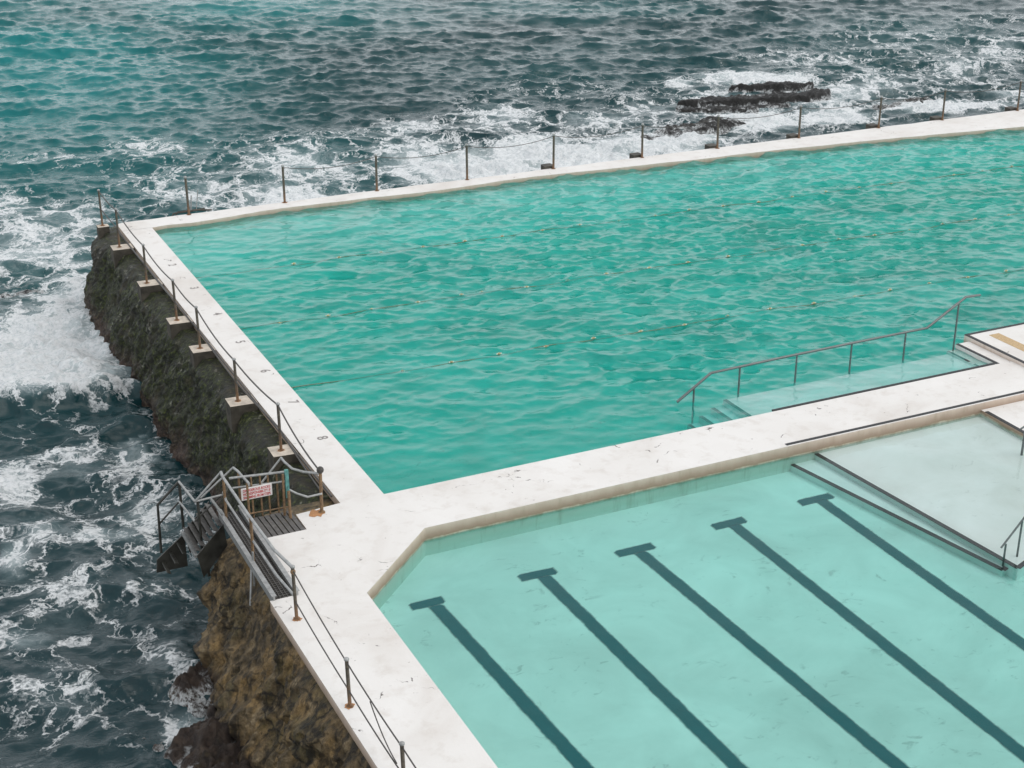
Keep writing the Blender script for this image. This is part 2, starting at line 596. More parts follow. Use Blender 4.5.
def vnoise(x, y, seed=0):
    """smooth value noise on numpy arrays, 0..1"""
    i = np.floor(x).astype(np.int64); j = np.floor(y).astype(np.int64)
    a = x - i; b = y - j
    a = a * a * (3 - 2 * a); b = b * b * (3 - 2 * b)

    def hsh(i, j):
        n = (i * 374761393 + j * 668265263 + seed * 974711) & 0x7fffffff
        n = ((n ^ (n >> 13)) * 1274126177) & 0x7fffffff
        return ((n ^ (n >> 16)) & 0xffff) / 65535.0
    return (hsh(i, j) * (1 - a) + hsh(i + 1, j) * a) * (1 - b) + (hsh(i, j + 1) * (1 - a) + hsh(i + 1, j + 1) * a) * b


def fbm(x, y, oct=4, seed=0):
    s = 0; amp = .5; t = 0
    for o in range(oct):
        s = s + amp * vnoise(x * 2 ** o + 17.3 * o, y * 2 ** o - 9.1 * o, seed + o); t += amp; amp *= .55
    return s / t


def grid_mesh(name, X, Y, Z, mat, smooth=True, extra=None, flip=False, skirt=None):
    """X, Y, Z are (rows, cols) arrays"""
    r, c = X.shape
    V = np.stack([X, Y, Z], -1).reshape(-1, 3).astype(np.float32)
    idx = np.arange(r * c).reshape(r, c)
    q = np.stack([idx[:-1, :-1], idx[:-1, 1:], idx[1:, 1:], idx[1:, :-1]], -1).reshape(-1, 4)
    if flip: q = q[:, ::-1]
    loops = q.reshape(-1).astype(np.int32)
    starts = np.arange(len(q)) * 4
    totals = np.full(len(q), 4)
    nsm = len(q)
    if skirt is not None:      # close the sheet into a body of water down to a level
        ring = np.concatenate([idx[0, :], idx[1:, -1], idx[-1, -2::-1], idx[-2:0:-1, 0]])
        n0 = len(V); m = len(ring)
        B = V[ring].copy(); B[:, 2] = skirt
        V = np.concatenate([V, B])
        low = n0 + np.arange(m)
        nx = np.roll(np.arange(m), -1)
        s = np.stack([ring, low, low[nx], ring[nx]], -1)
        loops = np.concatenate([loops, s.reshape(-1), low[::-1]]).astype(np.int32)
        starts = np.concatenate([starts, len(q) * 4 + np.arange(m) * 4, [len(q) * 4 + m * 4]])
        totals = np.concatenate([totals, np.full(m, 4), [m]])
    me = bpy.data.meshes.new(name)
    me.vertices.add(len(V)); me.vertices.foreach_set('co', V.reshape(-1))
    me.loops.add(len(loops)); me.loops.foreach_set('vertex_index', loops)
    me.polygons.add(len(starts)); me.polygons.foreach_set('loop_start', starts.astype(np.int32))
    sm = np.zeros(len(starts), bool); sm[:nsm] = smooth
    me.polygons.foreach_set('use_smooth', sm)
    if extra:
        for nm, arr in extra.items():
            a = me.attributes.new(nm, 'FLOAT', 'POINT')
            a.data.foreach_set('value', arr.reshape(-1).astype(np.float32))
    me.materials.append(mat)
    me.update(calc_edges=True)
    me.validate()
    return me


# ------------------------------------------------------------------ sea
def build_sea():
    cx, cy = CAM.x, CAM.y
    rs = [17.0]
    while rs[-1] < 165:
        r = rs[-1]
        rs.append(r + max(.085, .65 * r * r / (FOC * 18.7)))
    while rs[-1] < 4200:
        rs.append(rs[-1] * 1.12)
    fine = np.arange(YAW - R(23.5), YAW + R(23.5), .00135)
    co = np.linspace(YAW + R(23.5), YAW + 2 * math.pi - R(23.5), 60)
    az = np.concatenate([fine, co])
    rr, aa = np.meshgrid(np.array(rs), az, indexing='ij')
    X = cx + rr * np.sin(aa); Y = cy + rr * np.cos(aa)
    t1 = fft_tile(512, 71.0, 7.5, .112, R(246), 2.4, 3, .10, .6)
    t2 = fft_tile(512, 23.3, 1.7, .029, R(256), 1.2, 5, .03, .7)
    h1, dx1, dy1 = sample(t1, X, Y)
    h2, dx2, dy2 = sample(t2, X, Y)
    far = np.clip((200 - rr) / 40, 0, 1)
    wide = np.where(np.abs(((aa - YAW + np.pi) % (2 * np.pi)) - np.pi) < R(23.4), 1.0, 0.0)
    amp = far * wide
    amp = amp * (.55 + .9 * fbm(X * .055, Y * .075, 3, 77))
    Z = SEA + (h1 + h2) * amp
    # ---- broken water: where the swell meets the walls, the reef and the rocks
    foam = np.zeros_like(X)

    def blob(u, v, ru, rv, s, rot=0.0):
        """a patch of broken water about the surveyed point"""
        nonlocal foam
        c = at(u, v, SEA); e = at(u + ru, v, SEA) - c; g = at(u, v - rv, SEA) - c
        # solve local coordinates in the (e, g) basis
        det = e.x * g.y - e.y * g.x
        px, py = X - c.x, Y - c.y
        a = (px * g.y - py * g.x) / det; b = (-px * e.y + py * e.x) / det
        if rot:
            k = rv / ru
            ca, sa = math.cos(rot), math.sin(rot)
            a, b = a * ca + b * sa * k, -a * sa / k + b * ca
        d = a * a + b * b
        foam = np.maximum(foam, s * np.exp(-d * 1.1) * np.where(d < 9, 1, 0))

    for bl in (
        # left of the walkway
        (50, 352, 105, 52, 1.15), (560, 156, 120, 16, 1.1), (10, 390, 90, 26, 1.0), (70, 392, 60, 20, .95), (75, 300, 60, 35, .78),
        (30, 245, 110, 45, .60), (70, 215, 70, 18, .55), (10, 205, 50, 16, .55), (85, 345, 22, 60, .85),
        (60, 450, 90, 50, .52), (130, 450, 45, 50, .56), (150, 520, 60, 45, .56), (40, 530, 70, 40, .46), (110, 535, 60, 14, .64),
        (15, 475, 40, 40, .62), (80, 600, 110, 60, .40), (60, 690, 90, 60, .40), (170, 660, 50, 50, .45), (20, 640, 60, 20, .48), (190, 725, 40, 22, .66),
        (150, 590, 60, 20, .5), (10, 560, 30, 30, .6),
        # outside the far wall
        (190, 190, 100, 34, .52), (310, 165, 100, 34, .56), (300, 195, 120, 22, .66), (160, 150, 60, 16, .50),
        (420, 160, 70, 30, .72), (480, 168, 110, 26, 1.0), (570, 160, 100, 22, 1.0), (650, 146, 90, 17, 1.0), (500, 118, 60, 22, .56), (410, 128, 60, 14, .6),
        (600, 120, 90, 14, .52), (545, 145, 60, 14, .8), (690, 140, 50, 10, .9), (760, 120, 60, 12, 1.0), (830, 116, 60, 12, .95), (850, 92, 40, 12, .8),
        (740, 79, 55, 6, 1.0), (790, 80, 30, 6, .9), (680, 84, 25, 7, .7), (650, 110, 60, 20, .50), (720, 96, 60, 12, .55), (820, 100, 50, 16, .8),
        (920, 108, 70, 8, .85), (880, 84, 60, 20, .55), (960, 70, 80, 26, .48), (1000, 50, 60, 26, .44), (1010, 95, 40, 10, .7), (900, 40, 90, 20, .36), (960, 105, 90, 6, .8),
        (820, 60, 90, 14, .40), (560, 90, 90, 14, .33), (990, 20, 60, 10, .30), (50, 160, 60, 10, .35)):
        blob(*bl)
    edge = fbm(X * .35, Y * .35, 4, 11)
    foam = foam * (.72 + .56 * edge)
    # a few caps on the steepest crests farther out
    crest = np.clip((h1 - .30) * 2.4, 0, .32)
    foam = np.clip(np.maximum(foam, crest * .8), 0, 1)
    # churned water stands up a little; the breaker on the left has a front
    churn = np.clip((foam - .55) / .4, 0, 1)
    Z += churn * (fbm(X * 1.9, Y * 1.9, 4, 5) - .42) * .75 * wide
    a, b = at(-40, 420, SEA), at(140, 392, SEA)
    d = (b - a); ln = math.hypot(d.x, d.y); tx, ty = d.x / ln, d.y / ln
    s = (X - a.x) * tx + (Y - a.y) * ty; q = -(X - a.x) * ty + (Y - a.y) * tx
    q = q + (fbm(X * .8, Y * .8, 3, 31) - .5) * 1.2
    side = np.clip(s / 2 + 1, 0, 1) * np.clip((ln - s) / 2 + .5, 0, 1)
    Z += .55 * side * np.exp(-np.where(q > 0, q / 2.6, -q / .35) ** 2)
    foam = np.clip(foam * np.where((q < -.1) & (q > -3) & (s > 0) & (s < ln), np.clip(1 + (q + .1) * 1.2, .45, 1), 1), 0, 1)
    lean = .7 * (h1 + .6 * h2) * amp
    X2 = X + (dx1 + dx2) * amp - .42 * lean; Y2 = Y + (dy1 + dy2) * amp - .91 * lean
    # ---- pale sand shows through towards the upper left, weed and rock elsewhere
    shoal = np.zeros_like(X)
    for (u, v, ru, rv, sgn) in ((30, 60, 210, 75, 1.0), (230, 10, 200, 26, .8), (560, 8, 160, 14, .45), (200, 72, 60, 10, .5), (300, 160, 160, 40, .35), (60, 250, 120, 60, .32), (600, 60, 500, 60, .16), (880, 40, 200, 50, .22)):
        c = at(u, v, SEA); e = at(u + ru, v, SEA) - c; g = at(u, v - rv, SEA) - c
        det = e.x * g.y - e.y * g.x
        px, py = X - c.x, Y - c.y
        aa_ = (px * g.y - py * g.x) / det; bb_ = (-px * e.y + py * e.x) / det
        shoal = np.maximum(shoal, sgn * np.exp(-(aa_ ** 2 + bb_ ** 2)))
    shoal = np.clip(shoal * (.55 + .9 * fbm(X * .09, Y * .09, 4, 8)), 0, 1)
    me = grid_mesh('sea', X2, Y2, Z, M_SEA, True, {'foam': foam, 'shoal': shoal}, flip=True)
    tag(link('sea', me), kind='structure')


build_sea()
sb = MB(); sb.box(-400, 600, -300, 700, -9.4, -9.0)
tag(sb.build('seabed', M_SHELF), kind='structure')

# ------------------------------------------------------------------ deck and pools
WL, WLOW = -.13, -.30
deck = MB()
deck_out = [(-1.05, 23.0), (-1.08, 12.0), (-1.05, .02), (-2.13, -.08), (-2.13, -.84), (-3.15, -.84), (-3.15, -3.38), (-3.75, -3.38), (-3.70, -9.3), (-3.70, -26),
            (-1.88, -26), (-1.88, -3.92), (.22, -1.90), (60, -1.90), (60, 0), (0, 0), (0, 23.0)]
deck.prism(deck_out, -.24, 0.0, 0, 1)
deck.prism([(-.6, 23.4), (-.6, -.5), (-2.3, -1.4), (-2.7, -3.9), (-2.7, -26), (-1.883, -26), (-1.883, -3.922), (.218, -1.903), (60, -1.903), (60, -.003), (-.003, -.003), (-.003, 23.4)], -2.3, -.2, 1, 1)
DECK = deck.build('pool_deck', [M_DECK, M_SIDE], None, .03)
tag(DECK, kind='structure')

# black nosing strips let into the deck edges
st = MB()
st.bar((9.85, -1.80, .003), (60, -1.80, .003), .10, .012)
st.bar((10.75, .06, -.01), (18.15, .06, -.01), .09, .04)
nose = st.build('edge_strip', M_NOSE, DECK)

# lane numbers painted on the walkway
for d, (u, v) in zip('2345678', [(172, 265), (194, 288), (217, 314), (240, 342), (265, 371), (293, 402), (322, 438)]):
    p = at(u, v)
    c = bpy.data.curves.new('lane_number', 'FONT')
    c.body = d; c.size = .38; c.align_x = 'CENTER'; c.align_y = 'CENTER'; c.extrude = .0015; c.offset = .006
    o = bpy.data.objects.new('tmp', c); COL.objects.link(o)
    me = bpy.data.meshes.new_from_object(o.evaluated_get(bpy.context.evaluated_depsgraph_get()))
    bpy.data.objects.remove(o)
    me.transform(Matrix.Translation((p.x, p.y, .004)) @ Matrix.Rotation(R(-90), 4, 'Z'))
    me.materials.clear(); me.materials.append(M_NUM)
    link('lane_number', me, DECK)

# raised landing at the right with two steps down into the main pool
ld = MB()
ld.prism([(18.72, -1.78), (60, -1.78), (60, 1.97), (18.74, 1.97)], -2.3, .10, 0, 1)
LAND = ld.build('raised_deck', [M_DECK, M_SIDE], None, .02)
tag(LAND, kind='structure')
st = MB()
st.bar((18.77, -1.78, .10), (18.79, 1.96, .10), .11, .014)
st.bar((18.78, 1.92, .103), (60, 1.92, .103), .10, .014)
st.build('edge_strip', M_NOSE, LAND)
st = MB(); st.box(19.35, 19.72, -1.6, 1.62, .10, .106)
st.build('tactile_strip', M_TAN, LAND)

# far sea wall: the inner lip wanders as in the photo
wall = MB()
inner = [(-1.05, 22.98), (.0, 22.98), (.55, 23.05), (1.6, 22.95), (3.2, 23.15), (4.6, 23.32), (6.2, 23.28), (8.5, 23.22), (10.5, 23.08), (12.2, 23.12), (14.5, 23.28),
         (16.8, 23.2), (19, 23.0), (21, 22.92), (23, 22.75), (26, 22.7), (29, 22.45), (31, 22.32), (34, 22.0), (37, 21.65), (39.5, 21.35), (44, 21.0), (60, 20.6)]
outer = []
x = 60.0
rng = random.Random(3)
while x > 0:
    outer.append((x, 24.08 + rng.uniform(-.05, .05)))
    x -= rng.uniform(.8, 1.8)
outer += [(-.7, 24.05), (-1.05, 23.95)]
sp = []
for i in range(len(inner) - 1):
    for k in range(5):
        t = k / 5
        p0 = inner[max(i - 1, 0)]; p1 = inner[i]; p2 = inner[i + 1]; p3 = inner[min(i + 2, len(inner) - 1)]
        y = .5 * (2 * p1[1] + (p2[1] - p0[1]) * t + (2 * p0[1] - 5 * p1[1] + 4 * p2[1] - p3[1]) * t * t + (3 * p1[1] - p0[1] - 3 * p2[1] + p3[1]) * t ** 3)
        if i < 1: y = p1[1]
        sp.append((p1[0] + (p2[0] - p1[0]) * t, y + rng.uniform(-.02, .02) * (i > 1)))
sp.append(inner[-1])
wall.prism(sp + outer, -5.0, .0, 0, 1)
WALL = wall.build('sea_wall', [M_DECK, M_SIDE], None, .035)
tag(WALL, 'narrow white concrete wall between the main pool and the breaking sea', 'sea wall')

# main basin floor and water
# (sand lies against the far wall, so the bottom rises there)
X, Y = np.meshgrid(np.arange(-.3, 61, .5), np.arange(-.3, 24, .3))
tt = np.clip((Y - 17.0 - 3 * (fbm(X * .12, Y * .12, 3, 61) - .5)) / 6.0, 0, 1)
me = grid_mesh('main_pool_floor', X, Y, -1.35 + .98 * tt * tt * (3 - 2 * tt) + (fbm(X * .4, Y * .4, 4, 62) - .5) * .25, M_MAINFLOOR)
tag(link('main_pool_floor', me), kind='structure')
xs = np.concatenate([np.arange(-.06, 46, .065), np.linspace(46, 59.9, 90)])
ys = np.arange(-.06, 24.0, .065)
X, Y = np.meshgrid(xs, ys)
ta = fft_tile(512, 17.3, 1.5, .031, R(255), 2.2, 21, .05, .4)
tb = fft_tile(512, 9.7, .75, .0085, R(275), 1.0, 22, .02, .8)
ha, dxa, dya = sample(ta, X, Y)
hb, dxb, dyb = sample(tb, X, Y)
gust = .55 + .9 * fbm(X * .16, Y * .16, 3, 44)
calm = np.clip((X + Y * .0) / 10, 0, 1) * .35 + .65          # the corner by the wall lies calmer
lee = 1 - .45 * np.clip((Y - 15) / 8, 0, 1) * np.clip((18 - X) / 14, 0, 1)
e = np.minimum(np.minimum(X + .06, Y + .06), 24 - Y)
A = gust * calm * lee * (.34 + .66 * np.clip((Y - 1.0) / 2.6, 0, 1))
Z = WL + (ha + hb) * A
lean = 1.5 * ha * A * np.clip(e / .4, 0, 1)          # wind from the sea leans the crests forward
me = grid_mesh('main_pool_water', X + (dxa + dxb) * A * np.clip(e / .3, 0, 1) - .35 * lean, Y + (dya + dyb) * A * np.clip(e / .3, 0, 1) - .93 * lean, Z, M_MAINWATER, True, skirt=-2.2)
tag(link('main_pool_water', me), kind='structure')

# lower basin floor, lane lines, shelf and step, water
fl = MB(); fl.box(-2.1, 61, -27, -1.85, -1.6, -.70)
LOWF = fl.build('lower_pool_floor', M_LOWFLOOR)
tag(LOWF, kind='structure')
ZF = -.70
for (u0, v0, u1, v1, tl, tr) in ((433, 603, 584, 768, (408, 608), (446, 599)), (541, 574, 738, 768, (517, 579), (558, 570)), (637, 550, 900, 768, (614, 555), (656, 545)),
                                 (731, 523, 1024, 755, (711, 528), (747, 519)), (817, 498, 1024, 645, (797, 504), (834, 495))):
    a, b = at(u0, v0, ZF), at(u1, v1, ZF)
    d = (b - a).normalized()
    b = b + d * (6 if u1 < 1000 else 12)
    z = ZF + .004
    l, r_ = at(*tl, ZF), at(*tr, ZF)
    V, E_, Fc = [], [], []

    def strip(p0, p1, hw, lift):
        t = (p1 - p0); ln = t.length; t.normalize()
        sd = Vector((-t.y, t.x, 0)); n = max(6, int(ln / .12)); o = len(V)
        for k in range(n + 1):
            q = p0 + t * (ln * k / n)
            for c_, e_ in ((-1.25, 0), (-.62, 1), (0, 1), (.62, 1), (1.25, 0)):
                wob = .018 * noise.noise(Vector((q.x * 3.3, q.y * 3.3, c_ * 1.5)))
                x_ = q + sd * (hw * c_ + wob)
                V.append((x_.x, x_.y, z + lift)); E_.append(0 if k in (0, n) else e_)
        for k in range(n):
            for c_ in range(4):
                b_ = o + k * 5 + c_
                Fc.append((b_, b_ + 1, b_ + 6, b_ + 5))
    strip(l, r_, .15, 0)
    strip(a + d * .07, b, .158, .003)
    me = bpy.data.meshes.new('lane_line')
    me.from_pydata(V, [], Fc)
    at_ = me.attributes.new('paint', 'FLOAT', 'POINT'); at_.data.foreach_set('value', E_)
    me.materials.append(M_LINE); me.update()
    link('lane_line', me, LOWF)

ZS, ZP = -.385, -.53
s0, s1 = at(818, 455, ZS), at(1018, 568, ZS)
p0, p1 = at(796, 467, ZP), at(1003, 570, ZP)
p2 = at(1024, 555, ZP)
dp = (p2 - p1); p3 = p1 + dp * 8
s2 = s1 + dp * 8
sh = MB()
sh.prism([(s0.x - .03, -1.88), (s1.x, s1.y), (s2.x, s2.y), (s2.x, -1.88)], -1.25, ZS)
sh.prism([(p0.x - .05, -1.885), (p1.x, p1.y), (p3.x, p3.y), (p3.x, -1.885)], -1.25, ZP)
SHELF = sh.build('submerged_step', M_RAMP)
tag(SHELF, kind='structure')
m = MB()
m.bar((s0.x, -1.9, ZS + .004), (s1.x, s1.y, ZS + .004), .11, .02)
m.bar((s1.x, s1.y, ZS + .006), (s2.x, s2.y, ZS + .006), .11, .02)
m.bar((p0.x, -1.9, ZP + .004), (p1.x, p1.y, ZP + .004), .11, .02)
m.bar((p1.x, p1.y, ZP + .006), (p3.x, p3.y, ZP + .006), .11, .02)
m.build('edge_strip', M_NOSE, SHELF)
# white slab just clear of the water at the far right
q0, q1 = at(985, 412, -.2), at(1030, 437, -.2)
qd = (q1 - q0)
m = MB()
m.prism([(q0.x, -1.88), tuple((q0 + qd * 6)[:2]), (60, (q0 + qd * 6).y), (60, -1.88)], -1.25, -.2, 0, 1)
SLAB = m.build('pool_side_slab', [M_DECK, M_SIDE], None, .015)
tag(SLAB, kind='structure')
m = MB(); m.bar((q0.x + .05, q0.y, -.197), ((q0 + qd * 6).x + .05, (q0 + qd * 6).y, -.197), .11, .014)
m.build('edge_strip', M_NOSE, SLAB)

xs = np.arange(-4.0, 60, .2); ys = np.arange(-26, -1.80, .2)
xs = np.concatenate([np.arange(-3.6, 30, .14), np.linspace(30, 59, 40)]); ys = np.arange(-25.8, -1.78, .14)
X, Y = np.meshgrid(xs, ys)
tc = fft_tile(256, 13.1, 2.2, .0035, R(200), 1.0, 31, .08, .5)
hc, _, _ = sample(tc, X, Y)
# keep the sheet inside the basin outline: fold it back under the deck corner
X2 = np.maximum(X, -1.93)
corner = np.maximum(0, (Y - (-3.92)) - (X2 + 1.88) * (2.02 / 2.10) - .06)
Y2 = Y - np.where(corner > 0, corner, 0)
me = grid_mesh('lower_pool_water', X2, Y2, WLOW + hc, M_LOWWATER, True, skirt=-1.3)
tag(link('lower_pool_water', me), kind='structure')

# submerged ramp and steps in the main pool
rp = MB()
ZR = -.225
rp.box(10.25, 18.22, -.05, 1.62, -2.05, ZR)
RAMP = rp.build('entry_ramp', M_RAMP, None, .02)
tag(RAMP, 'pale underwater entry ramp with steps beside the white cross deck', 'pool ramp')
for k in range(5):
    z = ZR - .17 * (k + 1)
    x1 = 10.25 - .36 * k
    m = MB(); m.box(x1 - .36, x1 - .002, -.05, 1.62, -2.04, z)
    o = m.build('step', M_RAMP, RAMP)
    m = MB(); m.box(x1 - .36, x1 - .26, -.04, 1.6, z + .003, z + .012); m.build('step_nosing', M_NOSE, o)
m = MB(); m.box(10.25, 10.36, -.04, 1.6, ZR + .003, ZR + .012); m.build('step_nosing', M_NOSE, RAMP)
m = MB(); m.box(18.22, 18.73, -.03, 1.72, -2.0, -.02)
o = m.build('step', M_DECK, RAMP, .012)
k = MB(); k.bar((18.27, -.03, -.016), (18.27, 1.71, -.016), .10, .014); k.build('step_nosing', M_NOSE, o)
m = MB(); m.box(17.86, 18.218, -.03, 1.66, -2.0, -.155)
o = m.build('step', M_DECK, RAMP, .012)
k = MB(); k.bar((17.90, -.03, -.15), (17.90, .55, -.15), .07, .012); k.bar((17.90, .75, -.15), (17.90, 1.65, -.15), .07, .012); k.build('step_nosing', M_NOSE, o)

# ------------------------------------------------------------------ lane ropes
def lane_rope(y0, slope, x0, x1, floats, label, seed):
    rg = random.Random(seed)
    T = thing('lane_rope', (x0, y0, WL), label, 'lane rope', 'lane ropes floating across the main pool')
    pts = []
    x = x0
    while x < x1:
        pts.append((x, y0 + slope * (x - x0) + .05 * math.sin(x * .9 + seed), WL - .022 + .030 * math.sin(x * 2.1 + seed) * math.sin(x * .37 + 2 * seed)))
        x += .25
    m = MB(); m.tube(pts, .014, 6); m.build('rope', M_ROPE, T)
    proto = None
    for i, fx in enumerate(floats):
        p = Vector((fx, y0 + slope * (fx - x0) + .05 * math.sin(fx * .9 + seed), WL + .005 + .02 * math.sin(fx * 7 + seed)))
        if proto is None:
            b = MB(); b.ball((0, 0, 0), .046, 0, 10, 6, (1.15, .9, .85)); b.tube([(-.08, 0, 0), (.08, 0, 0)], .022, 8, 1)
            proto = b.build('float', [M_FLOAT, M_FLOATD], T)
            o = proto
        else:
            o = proto.copy(); COL.objects.link(o); o.parent = T
        o.matrix_parent_inverse = Matrix.Translation(-Vector(T.location))
        o.location = p
    return T


def spaced(a, b, st=1.52):
    out = []
    while a < b:
        out.append(a); a += st
    return out


lane_rope(7.12, -.031, .02, 59, [3.23, 4.69, 6.17, 7.66, 9.17, 10.7, 12.2, 13.74, 15.25, 16.82, 18.32, 19.71, 21.3] + spaced(22.83, 50), 'floating lane rope nearest the white cross deck and pool ramp', 1)
lane_rope(12.12, -.028, .02, 59, [1.3, 2.8, 4.2, 5.74, 7.21, 7.9, 9.43, 10.9, 12.34, 13.95, 15.4, 16.94, 18.42, 20.0, 21.5, 23.0] + spaced(24.5, 50), 'floating lane rope running down the middle of the main pool', 2)
lane_rope(17.28, -.022, .02, 59, [3.4, 5.0, 6.5, 8.02, 9.58, 11.03, 12.63, 14.1, 15.67, 17.22, 18.7, 20.17, 21.71, 23.2, 24.81, 26.42, 27.93] + spaced(29.5, 50), 'floating lane rope nearest the far sea wall', 3)

# ------------------------------------------------------------------ railings
def sag(a, b, s, n=9):
    a, b = Vector(a), Vector(b)
    return [a.lerp(b, i / (n - 1)) - Vector((0, 0, s * 4 * (i / (n - 1)) * (1 - i / (n - 1)))) for i in range(n)]


def post(T, p, h, r=.036, mat=None, lean=(0, 0), cap=True):
    m = MB()
    top = Vector((p[0] + lean[0], p[1] + lean[1], p[2] + h))
    m.tube([p, top], r, 10)
    m.tube([(p[0], p[1], p[2]), (p[0], p[1], p[2] + .012)], r * 2.0, 10)
    o = m.build('post', mat or M_POST, T)
    if cap:
        c = MB(); c.ball((top.x, top.y, top.z + .005), r * 1.45, 0, 10, 6, (1, 1, .8)); c.build('post_cap', M_GALV, o)
    return top


def stain(T, p, r, seed):
    rg = random.Random(seed)
    m = MB()
    n = 18
    v = [(p[0] + math.cos(2 * math.pi * k / n) * r * rg.uniform(.55, 1.15), p[1] + math.sin(2 * math.pi * k / n) * r * rg.uniform(.55, 1.15), p[2] + .005) for k in range(n)]
    m.add(v, [list(range(n))]); m.build('rust_stain', M_STAIN, T)


# left walkway: posts on concrete plinths outside the deck edge
T = thing('railing', (-1.5, 12, 0), 'rusty post and cable railing on concrete plinths along the left walkway', 'railing')
spots = [(-1.54, 24.0), (-1.52, 21.2), (-1.54, 17.04), (-1.50, 13.29), (-1.46, 10.74), (-1.54, 6.63), (-1.42, 3.26)]
spots[1] = tuple(at(119.5, 247)[:2])
hs = [1.30, 1.34, 1.27, 1.26, 1.24, 1.18, 1.22]
tops = []
for i, ((x, y), h) in enumerate(zip(spots, hs)):
    m = MB()
    if i == 0:
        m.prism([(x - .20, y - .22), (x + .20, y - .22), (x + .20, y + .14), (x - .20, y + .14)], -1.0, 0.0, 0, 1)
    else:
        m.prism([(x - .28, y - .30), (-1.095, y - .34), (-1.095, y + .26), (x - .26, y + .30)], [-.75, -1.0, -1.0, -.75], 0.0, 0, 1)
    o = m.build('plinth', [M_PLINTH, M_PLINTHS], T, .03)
    tops.append(post(T, (x, y, 0), h, .037, None, (random.uniform(-.02, .02), random.uniform(-.02, .02))))
    stain(T, (x, y, 0), .10, i)
last = (-1.57, -.22, 0)
tops.append(post(T, last, 1.0, .038, M_RUST, (.03, .05)))
stain(T, (last[0] - .12, last[1], 0), .2, 50)
m = MB(); m.ball((tops[-1].x, tops[-1].y, tops[-1].z + .02), .085, 0, 10, 6); m.build('clamp', M_CABLE, T)
for fr, s_ in ((1.0, .10), (.50, .05)):
    m = MB()
    for a, b in zip(tops[:-1], tops[1:]):
        za, zb = a.z * fr, b.z * fr
        m.tube(sag((a.x, a.y, za - .02), (b.x, b.y, zb - .02), s_ * random.uniform(.8, 1.3) * (b - a).length / 4), .020, 6)
    m.build('cable', M_CABLE, T)
# dark tube drawn for the shade line along the walkway's outer edge
m = MB(); m.tube([(-1.2, 22.9, .02), (-1.16, 12, .02), (-1.14, .35, .03)], .024, 6); m.build('edge_shade_line', M_CABLE, T)

# far wall
T = thing('railing', (1.5, 24, 0), 'tall thin posts with a slack chain along the far sea wall', 'railing')
fx = [(187.5, 213, 178), (283, 201, 167), (373, 188, 156), (466, 179, 147), (552, 168, 138), (641, 157, 127), (719, 149, 119), (799, 138, 108), (876, 127, 99), (942, 120, 92), (1019, 111, 84)]
tops = []
for i, (u, v, tv) in enumerate(fx):
    p = at(u, v); p.y = 24.0 + .02 * ((i * 7) % 3)
    x, y = p.x, p.y
    tops.append(post(T, (x, y, 0), 1.40, .045, None, (random.uniform(-.03, .03), 0)))
    if i > 3:
        m = MB(); m.prism([(x - .36, y + .12), (x + .12, y + .10), (x + .10, y + .52), (x - .34, y + .50)], -1.0, .10, 0, 0); m.build('foot_block', M_PLINTHD, T, .04)
    if i in (1, 6, 8): stain(T, (x, y, 0), .12, 80 + i)
for k in range(3):
    x = tops[-1].x + 4.1
    tops.append(post(T, (x, 24.0, 0), 1.40, .045))
m = MB()
for i, (a, b) in enumerate(zip(tops[:-1], tops[1:])):
    if i in (0,): continue
    m.tube(sag(a - Vector((0, 0, .05)), b - Vector((0, 0, .05)), .22), .014, 6)
m.build('chain', M_CABLE, T)
# broken frame outside the wall near the corner
m = MB()
a = at(164, 212, -.2)
T2 = thing('broken_frame', (a.x, 24.2, -.2), 'low bent metal frame outside the far wall near the corner', 'metal frame')
x0 = a.x
m.tube([(x0 - .1, 24.25, -.3), (x0 + .1, 24.28, .03), (x0 + 1.0, 24.28, .05), (x0 + 1.5, 24.15, .03)], .03, 6)
m.tube([(x0 + .1, 24.45, -.3), (x0 + .3, 24.45, .02), (x0 + 1.3, 24.4, .04)], .025, 6)
for k in range(5):
    m.tube([(x0 + .2 + k * .24, 24.45, .02), (x0 + .2 + k * .24, 24.22, .04)], .014, 5)
m.build('frame_pipe', M_PLINTHD, T2)
m = MB(); m.tube([(x0 + .75, 24.3, 0), (x0 + .82, 24.32, .62)], .022, 6); m.tube([(x0 + .95, 24.3, 0), (x0 + 1.08, 24.3, .8)], .015, 6); m.build('stub', M_GALV, T2)

# foreground walkway
T = thing('railing', (-3.5, -7, 0), 'foreground cable railing with knobbed posts beside the lower pool', 'railing')
tops = []
for i, (p, h) in enumerate((((-3.47, -4.26, 0), 1.16), ((-3.52, -7.45, 0), .97), ((-3.53, -10.1, 0), .95), ((-3.5, -13.2, 0), .92), ((-3.5, -16.2, 0), .92))):
    tops.append(post(T, p, h, .035, None, (-.01, .03)))
    stain(T, p, .11, 60 + i)
m = MB(); m.ball((tops[0].x, tops[0].y - .01, tops[0].z - .10), .055); m.build('clamp', M_RUST, T)
for fr in (.94, .36):
    m = MB()
    for a, b in zip(tops[:-1], tops[1:]):
        m.tube(sag((a.x, a.y, a.z * fr), (b.x, b.y, b.z * fr), .03), .014, 6)
    m.build('cable', M_CABLE, T)
m = MB(); m.tube(sag((-3.52, -8.55, .80), (-3.52, -9.75, .34), .10), .012, 6); m.build('loose_cable', M_CABLE, T)

